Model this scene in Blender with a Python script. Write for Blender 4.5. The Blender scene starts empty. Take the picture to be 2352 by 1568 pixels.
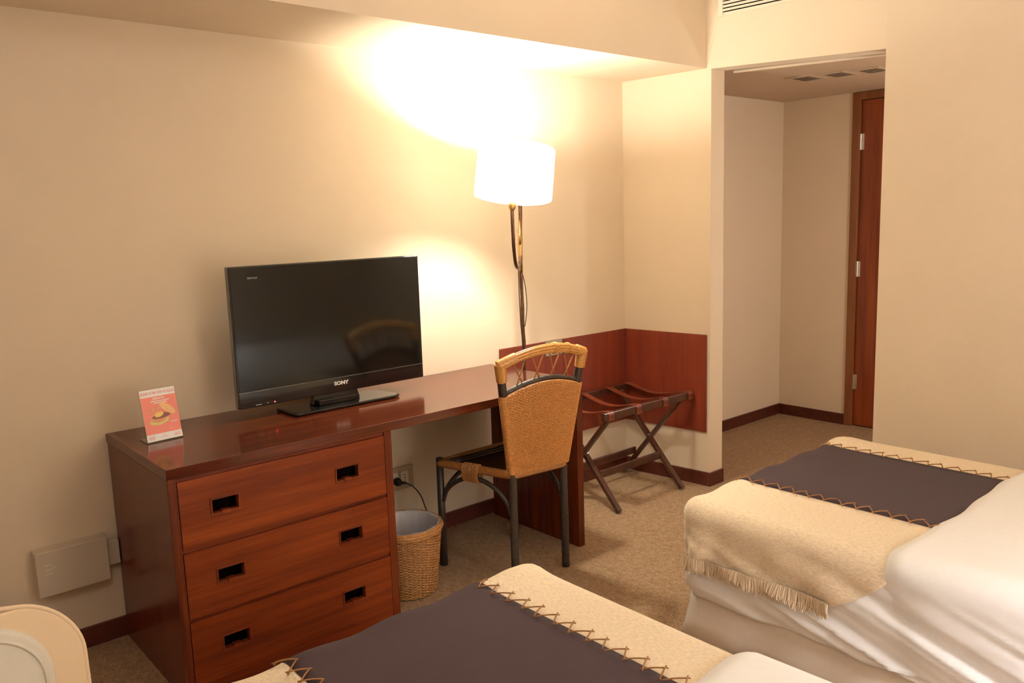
import bpy, bmesh, math, random
from mathutils import Vector, Matrix
random.seed(7)
C = bpy.context.scene
COL = C.collection
PI = math.pi

# ---------------------------------------------------------------- camera, world, lights, exposure
YAW, PITCH, ROLL = 0.7121, -0.1498, -0.0319
cam_d = bpy.data.cameras.new('camera'); cam = bpy.data.objects.new('camera', cam_d); COL.objects.link(cam)
C.camera = cam
cam_d.sensor_width = 36; cam_d.lens = 1886.86 / 2352 * 36
fwd = Vector((math.sin(YAW)*math.cos(PITCH), math.cos(YAW)*math.cos(PITCH), math.sin(PITCH)))
rt = Vector((math.cos(YAW), -math.sin(YAW), 0)); up = rt.cross(fwd)
r2 = rt*math.cos(ROLL) + up*math.sin(ROLL); u2 = -rt*math.sin(ROLL) + up*math.cos(ROLL)
M = Matrix((r2, u2, -fwd)).transposed().to_4x4(); M.translation = Vector((-3.4926, -3.0653, 1.454))
cam.matrix_world = M
cam_d.clip_start = 0.02

w = bpy.data.worlds.new('world'); C.world = w; w.use_nodes = True
w.node_tree.nodes['Background'].inputs[0].default_value = (1.0, .8, .6, 1)
w.node_tree.nodes['Background'].inputs[1].default_value = 0.02
C.view_settings.view_transform = 'Standard'; C.view_settings.look = 'None'
C.view_settings.exposure = 0.46; C.view_settings.gamma = 1.0; C.view_settings.use_curve_mapping = False

def lamp(name, kind, loc, energy, color, size=.05, rot=None, spot=None):
    d = bpy.data.lights.new(name, kind); d.energy = energy; d.color = color
    if kind == 'AREA': d.size = size
    else: d.shadow_soft_size = size
    if spot: d.spot_size = spot; d.spot_blend = .6
    o = bpy.data.objects.new(name, d); COL.objects.link(o); o.location = loc
    if rot: o.rotation_euler = rot
    return o
BULB = Vector((-1.186, -.445, 1.652))
FLOOR_LAMP_POWER = 70
lamp('floor_lamp_light', 'POINT', BULB, FLOOR_LAMP_POWER, (1, .98, .86), .05)
WARM = (.95, 1, 1.10)
lamp('bedside_light', 'POINT', (-1.72, -3.45, 1.13), 108, WARM, .09)
lamp('unseen_fill_light', 'POINT', (-3.6, -2.6, 2.45), 9, WARM, .12)  # added fill from the camera side, no ceiling fixture belongs to it
lamp('hallway_light', 'POINT', (1.02, -1.95, 1.25), 15.0, (1, 1, 1), .06)

# ---------------------------------------------------------------- materials
def nmat(name):
    m = bpy.data.materials.new(name); m.use_nodes = True
    nt = m.node_tree; b = nt.nodes['Principled BSDF']
    return m, nt, b
def N(nt, t, **kw):
    n = nt.nodes.new(t)
    for k, v in kw.items(): setattr(n, k, v)
    return n
def coord(nt, scale=(1,1,1), rot=(0,0,0)):
    tc = N(nt, 'ShaderNodeTexCoord'); mp = N(nt, 'ShaderNodeMapping')
    mp.inputs['Scale'].default_value = scale; mp.inputs['Rotation'].default_value = rot
    nt.links.new(tc.outputs['Object'], mp.inputs['Vector']); return mp.outputs['Vector']
def noise(nt, vec, scale, detail=3, rough=.5):
    n = N(nt, 'ShaderNodeTexNoise'); n.inputs['Scale'].default_value = scale
    n.inputs['Detail'].default_value = detail; n.inputs['Roughness'].default_value = rough
    nt.links.new(vec, n.inputs['Vector']); return n.outputs['Fac']
def ramp(nt, fac, stops):
    r = N(nt, 'ShaderNodeValToRGB'); e = r.color_ramp.elements
    while len(e) < len(stops): e.new(.5)
    for i, (p, c) in enumerate(stops): e[i].position = p; e[i].color = (*c, 1)
    nt.links.new(fac, r.inputs['Fac']); return r.outputs['Color']
def bump(nt, b, h, strength, dist=.002):
    bp = N(nt, 'ShaderNodeBump'); bp.inputs['Strength'].default_value = strength; bp.inputs['Distance'].default_value = dist
    nt.links.new(h, bp.inputs['Height']); nt.links.new(bp.outputs['Normal'], b.inputs['Normal'])
def plain(name, c, rough=.5, metal=0, coat=0, nscale=0, namp=.1, bstr=0, bdist=.001):
    m, nt, b = nmat(name)
    b.inputs['Base Color'].default_value = (*c, 1); b.inputs['Roughness'].default_value = rough
    b.inputs['Metallic'].default_value = metal; b.inputs['Coat Weight'].default_value = coat; b.inputs['Coat Roughness'].default_value = .08
    if nscale:
        f = noise(nt, coord(nt), nscale, 4)
        lo = tuple(x*(1-namp) for x in c); hi = tuple(min(1, x*(1+namp)) for x in c)
        nt.links.new(ramp(nt, f, [(.3, lo), (.7, hi)]), b.inputs['Base Color'])
        if bstr: bump(nt, b, f, bstr, bdist)
    return m
def wood(name, axis, dark, mid, light, rough=.28, coat=.4, freq=1.0, spec=.5):
    m, nt, b = nmat(name)
    s = [26*freq]*3; s[axis] = 1.6*freq
    v = coord(nt, tuple(s)); f = noise(nt, v, 1.0, 6, .62)
    s2 = [170*freq]*3; s2[axis] = 5*freq
    g = noise(nt, coord(nt, tuple(s2)), 1.0, 3, .6)
    mx = N(nt, 'ShaderNodeMath', operation='MULTIPLY_ADD'); mx.inputs[1].default_value = .35
    nt.links.new(g, mx.inputs[0]); nt.links.new(f, mx.inputs[2])
    nt.links.new(ramp(nt, mx.outputs[0], [(.42, dark), (.66, mid), (.92, light)]), b.inputs['Base Color'])
    b.inputs['Roughness'].default_value = rough; b.inputs['Coat Weight'].default_value = coat; b.inputs['Coat Roughness'].default_value = .12
    b.inputs['Specular IOR Level'].default_value = spec
    bump(nt, b, g, .08, .001)
    return m
MW = {}
def wallmat(name, c):
    m, nt, b = nmat(name); v = coord(nt)
    f = noise(nt, v, 2.2, 3); lo = tuple(x*.975 for x in c); hi = tuple(min(1,x*1.02) for x in c)
    nt.links.new(ramp(nt, f, [(.3, lo), (.7, hi)]), b.inputs['Base Color'])
    b.inputs['Roughness'].default_value = .7; b.inputs['Specular IOR Level'].default_value = .25
    bump(nt, b, noise(nt, v, 420, 2), .12, .001)
    return m
WALL = wallmat('wall_paint', (.79, .645, .475))
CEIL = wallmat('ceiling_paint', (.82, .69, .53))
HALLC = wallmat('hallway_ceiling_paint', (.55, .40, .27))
MAH = ((.075,.010,.003), (.165,.025,.005), (.24,.043,.006))
TOPW = wood('mahogany_top', 0, (.045,.007,.002), (.10,.017,.005), (.15,.028,.008), .13, .0, 1, .5)
WX = wood('mahogany_horizontal', 0, *MAH, .36, .0, 1, .25)
WZ = wood('mahogany_vertical', 2, (.055,.009,.003), (.12,.021,.006), (.18,.034,.007), .26, .0, 1, .35)
DRW = wood('drawer_front_wood', 0, (.100,.0145,.003), (.185,.031,.005), (.28,.054,.008), .40, .0, .7, .22)
PANELW = wood('wainscot_wood', 2, (.13,.016,.006), (.185,.026,.009), (.23,.036,.012), .45, .1, .7)
BASEW = wood('baseboard_wood', 0, (.05,.010,.004), (.085,.016,.007), (.12,.025,.01), .45, .1)
RACKW = wood('rack_wood', 2, (.028,.009,.004), (.06,.018,.008), (.10,.03,.012), .3, .3)
DOORW = wood('door_wood', 2, (.13,.022,.006), (.24,.045,.010), (.34,.075,.016), .3, .3, .8)
FRAMEW = wood('door_frame_wood', 2, (.14,.045,.014), (.24,.08,.024), (.30,.11,.035), .4, .2)
BLACKG = plain('black_gloss', (.006,.006,.006), .12, 0, .6)
BLACKM = plain('black_matt', (.010,.010,.010), .45)
DARKHOLE = plain('recess_shade', (.0035,.0015,.001), .9)  # near-black colour stands in for the shade inside holes and recesses
DARKHOLE.node_tree.nodes['Principled BSDF'].inputs['Specular IOR Level'].default_value = .05
SCREEN = plain('screen_glass', (.006,.005,.004), .10, 0, 0)
SCREEN.node_tree.nodes['Principled BSDF'].inputs['Specular IOR Level'].default_value = .42
SILVER = plain('silver', (.75,.75,.75), .25, 1)
WHITEP = plain('white_print', (.92,.90,.88), .5)
GREYT = plain('grey_print', (.28,.28,.28), .5)
REDP = plain('red_print', (.84,.25,.19), .35)
METALB = plain('bronze_metal', (.115,.052,.026), .34, .75, 0, 90, .35, .25)
BRASS = plain('brass_socket', (.42,.24,.08), .3, .8)
CORDB = plain('black_cord', (.03,.018,.012), .5)
BOXM = plain('beige_plastic', (.64,.53,.40), .5)
PLATE = plain('beige_metal_plate', (.44,.36,.25), .35, .4)
SOCK = plain('cream_socket', (.72,.66,.54), .4)
LEATHER = plain('reddish_leather', (.17,.035,.014), .38, 0, .1, 60, .25, .2)
CHAIRD = plain('dark_rattan_pole', (.040,.028,.020), .45, 0, .1, 120, .4, .3)
RATT = plain('golden_rattan', (.68,.33,.085), .34, 0, .25, 130, .18, .25)
RATTW = plain('woven_rattan', (.70,.315,.085), .45, 0, .1, 160, .30, .2)
RATTS = plain('seat_wrap_rattan', (.42,.18,.05), .4, 0, .2, 130, .3, .25)
BINW = plain('bin_wicker', (.50,.24,.075), .5, 0, 0, 140, .28, .2)
SEATD = plain('dark_seat_weave', (.040,.017,.008), .3, 0, .3, 100, .5, .3)
LINERM, nt, b = nmat('plastic_liner')
b.inputs['Base Color'].default_value = (.62,.60,.62,1); b.inputs['Roughness'].default_value = .35
b.inputs['Transmission Weight'].default_value = 0.0; b.inputs['Alpha'].default_value = 1
bump(nt, b, noise(nt, coord(nt,(1,1,.25)), 26, 3), .6, .012)
ACRY, nt, b = nmat('clear_acrylic')
b.inputs['Base Color'].default_value = (.95,.97,.95,1); b.inputs['Roughness'].default_value = .03
b.inputs['Transmission Weight'].default_value = 1.0; b.inputs['IOR'].default_value = 1.45
def fabric(name, c, scale=900, amp=.2, axis=None, bs=.35, rough=.9, sheen=.2):
    m, nt, b = nmat(name)
    s = [1,1,1]
    if axis is not None: s[axis] = .3
    v = coord(nt, tuple(s)); f = noise(nt, v, scale, 2, .7)
    f2 = noise(nt, coord(nt), 2600*.3, 2)
    ad = N(nt, 'ShaderNodeMath', operation='MULTIPLY_ADD'); ad.inputs[1].default_value = .5
    nt.links.new(f2, ad.inputs[0]); nt.links.new(f, ad.inputs[2])
    lo = tuple(x*(1-amp) for x in c); hi = tuple(min(1, x*(1+amp*.6)) for x in c)
    nt.links.new(ramp(nt, ad.outputs[0], [(.5, lo), (1.0, hi)]), b.inputs['Base Color'])
    b.inputs['Roughness'].default_value = rough; b.inputs['Sheen Weight'].default_value = sheen*.4; b.inputs['Specular IOR Level'].default_value = .15
    bump(nt, b, ad.outputs[0], bs, .002)
    return m
LINEN = fabric('cream_linen', (.82,.665,.47), 260, .20, 1, .4)
NAVY = fabric('navy_cloth', (.064,.038,.040), 900, .22, None, .25, .9, .12)
SHEET = fabric('white_sheet', (.88,.86,.84), 60, .02, None, .05, .75, .1)
SKIRT = fabric('shaded_bed_skirt', (.74,.65,.55), 60, .03, None, .08, .85, .1)  # same white cloth as the sheet, with its shade put into the colour
CORD = plain('brown_stitch_cord', (.30,.13,.04), .7)
FRINGE = plain('cream_fringe', (.76,.60,.42), .9)
TANF = fabric('tan_upholstery', (.88,.68,.46), 700, .08, None, .15, .8, .15)
CREAMF = fabric('cream_upholstery', (.80,.75,.65), 700, .06, None, .15, .8, .15)
# loop pile carpet
CARP, nt, b = nmat('loop_carpet')
v = coord(nt); f = noise(nt, v, 240, 3, .7); g = noise(nt, coord(nt, (1, .6, 1), (0,0,.5)), 60, 3)
ad = N(nt, 'ShaderNodeMath', operation='MULTIPLY_ADD'); ad.inputs[1].default_value = .25
nt.links.new(g, ad.inputs[0]); nt.links.new(f, ad.inputs[2])
nt.links.new(ramp(nt, ad.outputs[0], [(.45,(.20,.120,.065)), (.64,(.42,.270,.158)), (.82,(.62,.43,.27))]), b.inputs['Base Color'])
b.inputs['Roughness'].default_value = .95; b.inputs['Specular IOR Level'].default_value = .1
bump(nt, b, f, .8, .006)
# glowing lamp shade (translucent cloth with a light of its own behind it)
SHADE, nt, b = nmat('lamp_shade_cloth')
for n in list(nt.nodes):
    if n.type != 'OUTPUT_MATERIAL': nt.nodes.remove(n)
out = [n for n in nt.nodes if n.type == 'OUTPUT_MATERIAL'][0]
df = N(nt, 'ShaderNodeBsdfDiffuse'); tr = N(nt, 'ShaderNodeBsdfTranslucent'); mx = N(nt, 'ShaderNodeMixShader')
df.inputs[0].default_value = (.82,.80,.75,1); tr.inputs[0].default_value = (.82,.78,.68,1); mx.inputs[0].default_value = .42
nt.links.new(df.outputs[0], mx.inputs[1]); nt.links.new(tr.outputs[0], mx.inputs[2]); nt.links.new(mx.outputs[0], out.inputs['Surface'])
def emit(name, c, s):
    m, nt, b = nmat(name); b.inputs['Base Color'].default_value = (*c,1)
    b.inputs['Emission Color'].default_value = (*c,1); b.inputs['Emission Strength'].default_value = s; return m
BULBM = emit('bulb_glass', (1,.82,.55), 6)
LED = emit('red_power_led', (1,.05,.06), 5)

# ---------------------------------------------------------------- mesh helpers (world coordinates)
class G:
    def __init__(s): s.v=[]; s.f=[]; s.m=[]; s.cm=0
    def add(s, vs, fs):
        o=len(s.v); s.v += [tuple(p) for p in vs]; s.f += [tuple(i+o for i in f) for f in fs]; s.m += [s.cm]*len(fs); return s
    def box(s, x0,x1,y0,y1,z0,z1):
        return s.hexa([(x0,y0,z0),(x1,y0,z0),(x1,y1,z0),(x0,y1,z0)], [(x0,y0,z1),(x1,y0,z1),(x1,y1,z1),(x0,y1,z1)])
    def hexa(s, bot, top):
        n=len(bot); vs=list(bot)+list(top)
        fs=[tuple(range(n-1,-1,-1)), tuple(range(n,2*n))]+[(i,(i+1)%n,n+(i+1)%n,n+i) for i in range(n)]
        return s.add(vs, fs)
    def prism(s, poly, z0, z1):
        return s.hexa([(x,y,z0) for x,y in poly], [(x,y,z1) for x,y in poly])
    def tube(s, pts, r, n=8, cap=True, closed=False):
        pts=[Vector(p) for p in pts]; k=len(pts)
        rr = r if isinstance(r,(list,tuple)) else [r]*k
        tan=[]
        for i in range(k):
            a=pts[(i-1)%k] if (closed or i>0) else pts[i]; b_=pts[(i+1)%k] if (closed or i<k-1) else pts[i]
            t=(b_-a); tan.append(t.normalized() if t.length>1e-9 else Vector((0,0,1)))
        ref=Vector((0,0,1)) if abs(tan[0].z)<.9 else Vector((1,0,0))
        nrm=(ref-tan[0]*ref.dot(tan[0])).normalized(); vs=[]
        for i in range(k):
            nrm=(nrm-tan[i]*nrm.dot(tan[i])); nrm=nrm.normalized() if nrm.length>1e-6 else tan[i].orthogonal().normalized()
            bn=tan[i].cross(nrm)
            for j in range(n):
                a=2*PI*j/n; vs.append(pts[i]+(nrm*math.cos(a)+bn*math.sin(a))*rr[i])
        fs=[]
        for i in range(k if closed else k-1):
            for j in range(n):
                a=i*n+j; b_=i*n+(j+1)%n; c=((i+1)%k)*n+(j+1)%n; d=((i+1)%k)*n+j; fs.append((a,b_,c,d))
        if cap and not closed: fs += [tuple(range(n-1,-1,-1)), tuple((k-1)*n+j for j in range(n))]
        return s.add(vs,fs)
    def lathe(s, c, prof, n=32, axis=None, cap=False):
        c=Vector(c); az=Vector(axis).normalized() if axis else Vector((0,0,1)); ax=az.orthogonal().normalized(); ay=az.cross(ax)
        vs=[]; 
        for r,h in prof:
            for j in range(n):
                a=2*PI*j/n; vs.append(c+az*h+(ax*math.cos(a)+ay*math.sin(a))*r)
        fs=[(i*n+j,i*n+(j+1)%n,(i+1)*n+(j+1)%n,(i+1)*n+j) for i in range(len(prof)-1) for j in range(n)]
        if cap: fs += [tuple(range(n-1,-1,-1)), tuple((len(prof)-1)*n+j for j in range(n))]
        return s.add(vs,fs)
    def grid(s, rows, wrap=False):
        n=len(rows[0]); vs=[p for r in rows for p in r]
        fs=[(i*n+j,i*n+(j+1)%n,(i+1)*n+(j+1)%n,(i+1)*n+j) for i in range(len(rows)-1) for j in range(n if wrap else n-1)]
        return s.add(vs,fs)
def wloc(o):
    p=Vector(o.location)
    while o.parent: o=o.parent; p+=Vector(o.location)
    return p
def obj(name, g, mat, parent=None, smooth=False, bevel=0, solid=0, sub=0, seg=2):
    me=bpy.data.meshes.new(name)
    base=wloc(parent) if parent else Vector((0,0,0))
    if not parent:      # origin of a one-mesh thing at its base
        xs=[p[0] for p in g.v]; ys=[p[1] for p in g.v]; zs=[p[2] for p in g.v]
        base=Vector(((min(xs)+max(xs))/2,(min(ys)+max(ys))/2,min(zs)))
    me.from_pydata([tuple(Vector(p)-base) for p in g.v], [], g.f)
    for m in (mat if isinstance(mat,(list,tuple)) else [mat]): me.materials.append(m)
    for p,mi in zip(me.polygons, g.m): p.material_index=mi; p.use_smooth=smooth
    bm=bmesh.new(); bm.from_mesh(me); bmesh.ops.recalc_face_normals(bm, faces=bm.faces); bm.to_mesh(me); bm.free()
    me.update()
    o=bpy.data.objects.new(name, me); COL.objects.link(o)
    if parent: o.parent=parent
    else: o.location=base
    if solid: md=o.modifiers.new('solid','SOLIDIFY'); md.thickness=solid; md.offset=-1
    if bevel: md=o.modifiers.new('bevel','BEVEL'); md.width=bevel; md.segments=seg; md.limit_method='ANGLE'; md.angle_limit=.6
    if sub: md=o.modifiers.new('sub','SUBSURF'); md.levels=sub; md.render_levels=sub
    return o
def thing(name, label, cat, loc, group=None):
    o=bpy.data.objects.new(name, None); COL.objects.link(o); o.location=loc; o.empty_display_size=.05
    o['label']=label; o['category']=cat
    if group: o['group']=group
    return o
def tag(o, label, cat, group=None):
    o['label']=label; o['category']=cat
    if group: o['group']=group
    return o
def struct(name, g, mat, parent=None, **k):
    o=obj(name, g, mat, parent, **k)
    if not parent: o['kind']='structure'
    return o
def text(s, size, mat, origin, xdir, ydir, parent, name='lettering', depth=.0006, bold=0, align='CENTER', sx=1):
    cu=bpy.data.curves.new('t','FONT'); cu.body=s; cu.size=size; cu.align_x=align; cu.align_y='CENTER'; cu.extrude=depth; cu.offset=bold; cu.resolution_u=3
    t=bpy.data.objects.new('t',cu); COL.objects.link(t)
    dg=bpy.context.evaluated_depsgraph_get(); me=bpy.data.meshes.new_from_object(t.evaluated_get(dg))
    bpy.data.objects.remove(t); bpy.data.curves.remove(cu)
    X=Vector(xdir).normalized(); Y=Vector(ydir).normalized(); Z=X.cross(Y); base=wloc(parent); o3=Vector(origin)
    for v in me.vertices: v.co = o3 + X*v.co.x*sx + Y*v.co.y + Z*v.co.z - base
    me.materials.clear(); me.materials.append(mat)
    o=bpy.data.objects.new(name, me); COL.objects.link(o); o.parent=parent; return o

# ---------------------------------------------------------------- setting
TR=-.1055
def rx(y): return TR*y                 # the return wall runs at a slight angle
ZC=2.62; ZS=2.158; YS=-.51; XL=-4.7; YB=-3.8
YO=-.535; YE=-1.367
g=G(); g.box(XL-.1,2.2,YB-.1,.3,-.08,0); struct('floor', g, CARP)
g=G(); g.box(XL,.6,YB,0,ZC,ZC+.08); struct('ceiling', g, CEIL)
g=G(); g.box(XL-.1,0,0,.1,0,ZC); struct('wall_back', g, WALL)
g=G(); g.box(XL-.1,XL,YB,0,0,ZC); struct('wall_left', g, WALL)
g=G(); g.box(XL,.6,YB-.1,YB,0,ZC); struct('wall_front', g, WALL)
# boxed beam along the television wall
g=G(); g.prism([(XL,0),(XL,YS),(rx(YS)+.02,YS),(.02,0)],ZS,ZC); struct('trim_1', g, WALL)
# small splayed facet between beam and return wall
fa=[(.030,YS,2.162),(.052,YS,2.162),(.052,YS,ZC),(.030,YS,ZC)]
g=G(); P0=(.048,YS+.001,2.16); A1=(.031,YS+.001,ZC); B1=(.0605,-.574,2.40); B2=(.0605,-.574,ZC); Q0=(.075,YS+.001,2.16); Q1=(.075,YS+.001,ZC)
g.add([P0,A1,B1,B2,Q0,Q1],[(0,2,3,1),(0,4,2),(4,5,3,2),(0,1,5,4),(1,3,5)]); struct('trim_2', g, WALL)
# return wall with its jamb, right wall, header
JX=.168
g=G(); g.prism([(0,.1),(0,0),(rx(YO),YO),(JX,YO),(JX,.06),(JX,.1)],0,ZC); struct('wall_return', g, WALL)
g=G(); g.prism([(rx(YE),YE),(rx(YB)-.0,YB),(rx(YB)+.12,YB),(rx(YE)+.12,YE)],0,ZC); struct('wall_right', g, WALL)
g=G(); a=[(rx(YO),YO,2.153),(rx(YE),YE,2.118),(rx(YE)+.12,YE,2.118),(JX,YO,2.153)]; g.hexa(a,[(x,y,ZC) for x,y,z in a]); struct('trim_3', g, WALL)
# bright rounded lip where the hallway ceiling starts
g=G(); g.tube([(JX+.055,YO-.02,2.150),(rx(YE)+.175,YE-.02,2.122)],.008,10); struct('trim_4', g, WALL, smooth=True)
# hallway
HX=1.725; HY=.062; HB=-2.3
g=G(); g.box(JX,HX,HY,HY+.1,0,2.3); struct('wall_hallway_left', g, WALL)
DY0,DY1=-.432,-1.36
g=G(); g.box(HX,HX+.1,DY0,HY+.1,0,2.3); g.box(HX,HX+.1,HB,DY1,0,2.3); g.box(HX,HX+.1,DY1,DY0,2.166,2.3); struct('wall_hallway_far', g, WALL)
g=G(); g.box(.3,HX,HB-.1,HB,0,2.3); struct('wall_hallway_right', g, WALL)
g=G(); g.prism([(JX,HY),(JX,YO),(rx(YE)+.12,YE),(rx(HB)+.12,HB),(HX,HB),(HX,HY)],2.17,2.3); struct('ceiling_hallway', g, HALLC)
# door with frame
d=bpy.data.objects.new('door_1',None); COL.objects.link(d); d.location=(HX,-.9,0); d['kind']='structure'
g=G(); g.box(HX-.012,HX+.1,DY0-.05,DY0,0,2.166); g.box(HX-.012,HX+.1,DY1,DY1+.05,0,2.166); g.box(HX-.012,HX+.1,DY1+.05,DY0-.05,2.12,2.166)
obj('door_frame', g, FRAMEW, d, bevel=.003)
g=G(); g.box(HX+.012,HX+.05,DY1+.053,DY0-.053,.006,2.117); sl=obj('door_leaf', g, DOORW, d, bevel=.002)
for z in (.30,1.05,1.86):
    g=G(); g.tube([(HX+.006,DY0-.052,z-.05),(HX+.006,DY0-.052,z+.05)],.007,8); g.box(HX+.004,HX+.013,DY0-.075,DY0-.052,z-.05,z+.05); obj('hinge', g, SILVER, d)
g=G(); g.lathe((HX+.006,DY1+.11,1.0),[(.005,0),(.028,.0),(.03,-.03),(.02,-.05),(.002,-.055)],16,axis=(1,0,0)); obj('door_knob', g, SILVER, sl if False else d, smooth=True)
# hallway ceiling grilles
def gr(x0,x1,y0,y1,label):
    cx=(x0+x1)/2; cy=(y0+y1)/2
    t=thing('ceiling_vent', label, 'vent', (cx,cy,2.155), 'vents in the hallway ceiling')
    g=G(); e=.018
    g.box(x0,x1,y0,y0+e,2.163,2.17); g.box(x0,x1,y1-e,y1,2.163,2.17); g.box(x0,x0+e,y0+e,y1-e,2.163,2.17); g.box(x1-e,x1,y0+e,y1-e,2.163,2.17)
    obj('frame', g, HALLC, t)
    g=G(); n=5
    for i in range(n):
        xa=x0+e+(x1-x0-2*e)*(i+.15)/n; xb=x0+e+(x1-x0-2*e)*(i+.90)/n
        g.hexa([(xa,y0+e,2.1630),(xb,y0+e,2.1655),(xb,y1-e,2.1655),(xa,y1-e,2.1630)],[(xa,y0+e,2.1640),(xb,y0+e,2.1665),(xb,y1-e,2.1665),(xa,y1-e,2.1640)])
    obj('slat', g, HALLC, t)
    g=G(); g.box(x0+e,x1-e,y0+e,y1-e,2.167,2.1695); obj('duct_shade', g, DARKHOLE, t)  # flat dark sheet standing in for the shade above the slats
gr(.775,.975,-.655,-.51,'brown ceiling vent nearest the hallway corner, leftmost of three')
gr(.815,1.015,-.825,-.68,'middle one of the three brown hallway ceiling vents')
gr(.860,1.060,-.995,-.85,'brown ceiling vent beside the right wall edge, rightmost of three')

# baseboards
HBD=.073
def board(name, a, b_, nrm, mat=BASEW):
    a=Vector(a); b_=Vector(b_); n=Vector(nrm).normalized()*.013
    p=[a,b_,b_+n,a+n]; g=G(); g.prism([(q.x,q.y) for q in p],0,HBD); return struct(name, g, mat, bevel=.002)
board('baseboard_back',(XL,0),(0,0),(0,-1))
board('baseboard_left',(XL,YB),(XL,0),(1,0))
g=G(); n=.013; g.prism([(0,-n),(0,-n),(rx(YO),YO),(JX,YO),(JX,YO-n),(rx(YO)-n,YO-n),(-n,-n)][1:],0,HBD); struct('baseboard_return', g, BASEW, bevel=.002)
board('baseboard_right',(rx(YE),YE),(rx(YB),YB),(-1,0))
board('baseboard_hallway_left',(JX,HY),(HX,HY),(0,-1))
board('baseboard_hallway_far',(HX,DY0),(HX,HY),(-1,0))

# supply air grille high on the return wall
t=thing('air_grille','long horizontal slatted air grille with dark gaps above the hallway opening','vent',(.08,-1.0,2.40))
def onret(y,z,o): return (rx(y)-o*.995, y-o*.105, z)
def retbox(g,y0,y1,z0,z1,o0,o1):
    g.hexa([onret(y0,z0,o1),onret(y1,z0,o1),onret(y1,z0,o0),onret(y0,z0,o0)],[onret(y0,z1,o1),onret(y1,z1,o1),onret(y1,z1,o0),onret(y0,z1,o0)]); return g
g=G(); retbox(g,-.60,-1.34,2.405,2.56,.0005,.002); obj('duct_shade', g, DARKHOLE, t)  # thin dark sheet in place of the shaded gaps behind the slats
g=G(); retbox(g,-.577,-.60,2.39,2.575,.0005,.012); retbox(g,-1.34,-1.36,2.39,2.575,.0005,.012); retbox(g,-.60,-1.34,2.39,2.405,.0005,.008); retbox(g,-.60,-1.34,2.56,2.575,.0005,.010); obj('frame', g, CEIL, t)
g=G()
for k in range(9): retbox(g,-.60,-1.34,2.4115+k*.0165,2.4215+k*.0165,.002,.009)
obj('slat', g, CEIL, t)

# wainscot panels
Z0,Z1=.293,.815
def wpanel(name,label,g): return tag(obj(name,g,PANELW,bevel=.0015),label,'wall panel','reddish wainscot panels around the corner')
g=G(); g.box(-.935,-.632,-.012,-.0005,Z0,Z1); wpanel('wainscot_panel','narrow mahogany wall panel between the lamp pole and the grey switch plate',g)
g=G(); g.box(-.632,-.502,-.012,-.0005,Z0,.735); g.box(-.502,-.0008,-.012,-.0005,Z0,Z1); wpanel('wainscot_panel','mahogany wall panel behind the luggage rack, left of the room corner',g)
g=G(); retbox(g,-.0122,-.518,Z0,Z1,.0005,.012); wpanel('wainscot_panel','mahogany wall panel right of the room corner ending at the hallway jamb',g)
t=thing('wall_socket','grey double socket plate set into the top edge of the mahogany wall panel','socket',(-.56,-.006,.737))
g=G(); g.box(-.625,-.505,-.009,-.0005,.737,.818); obj('plate', g, PLATE, t, bevel=.001)
for x in (-.592,-.546):
    g=G(); g.box(x-.012,x+.018,-.0125,-.009,.755,.800); obj('socket_insert', g, SOCK, t, bevel=.001)
    g=G(); [g.lathe((x+.003,-.0127,z),[(.0001,0),(.0025,0)],8,axis=(0,1,0)) for z in (.770,.785)]; obj('socket_hole', g, DARKHOLE, t)

# ---------------------------------------------------------------- desk with drawers
H=.75; D=-.62; X0=-2.745; X1=-1.965; X2=-.99
desk=thing('writing_desk','long glossy mahogany desk with three drawers at its left end and a solid end panel','desk',((X0+X2)/2,D/2,0))
g=G(); g.box(X0,X2,D,-.002,.717,H); obj('tabletop', g, TOPW, desk, bevel=.0015)
g=G(); g.box(X0,X0+.027,D,-.016,0,.717); obj('side_panel', g, WZ, desk, bevel=.0015)
g=G(); g.box(X1-.030,X1,D,-.016,0,.717); obj('side_panel', g, WZ, desk, bevel=.0015)
g=G(); g.box(X2-.035,X2,D,-.03,0,.717); obj('end_panel', g, WZ, desk, bevel=.0015)
g=G(); g.box(X0+.027,X1-.030,D+.03,-.02,.02,.035); g.box(X0+.027,X1-.030,-.03,-.02,.035,.715); g.box(X0+.027,X1-.030,D+.004,D+.02,.0,.046); 
for z in (.2565,.4785,.7045): g.box(X0+.027,X1-.030,D+.008,D+.03,z,z+.012)
obj('carcass', g, WX, desk)
DZ=[(.492,.704),(.269,.478),(.048,.256)]
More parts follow.
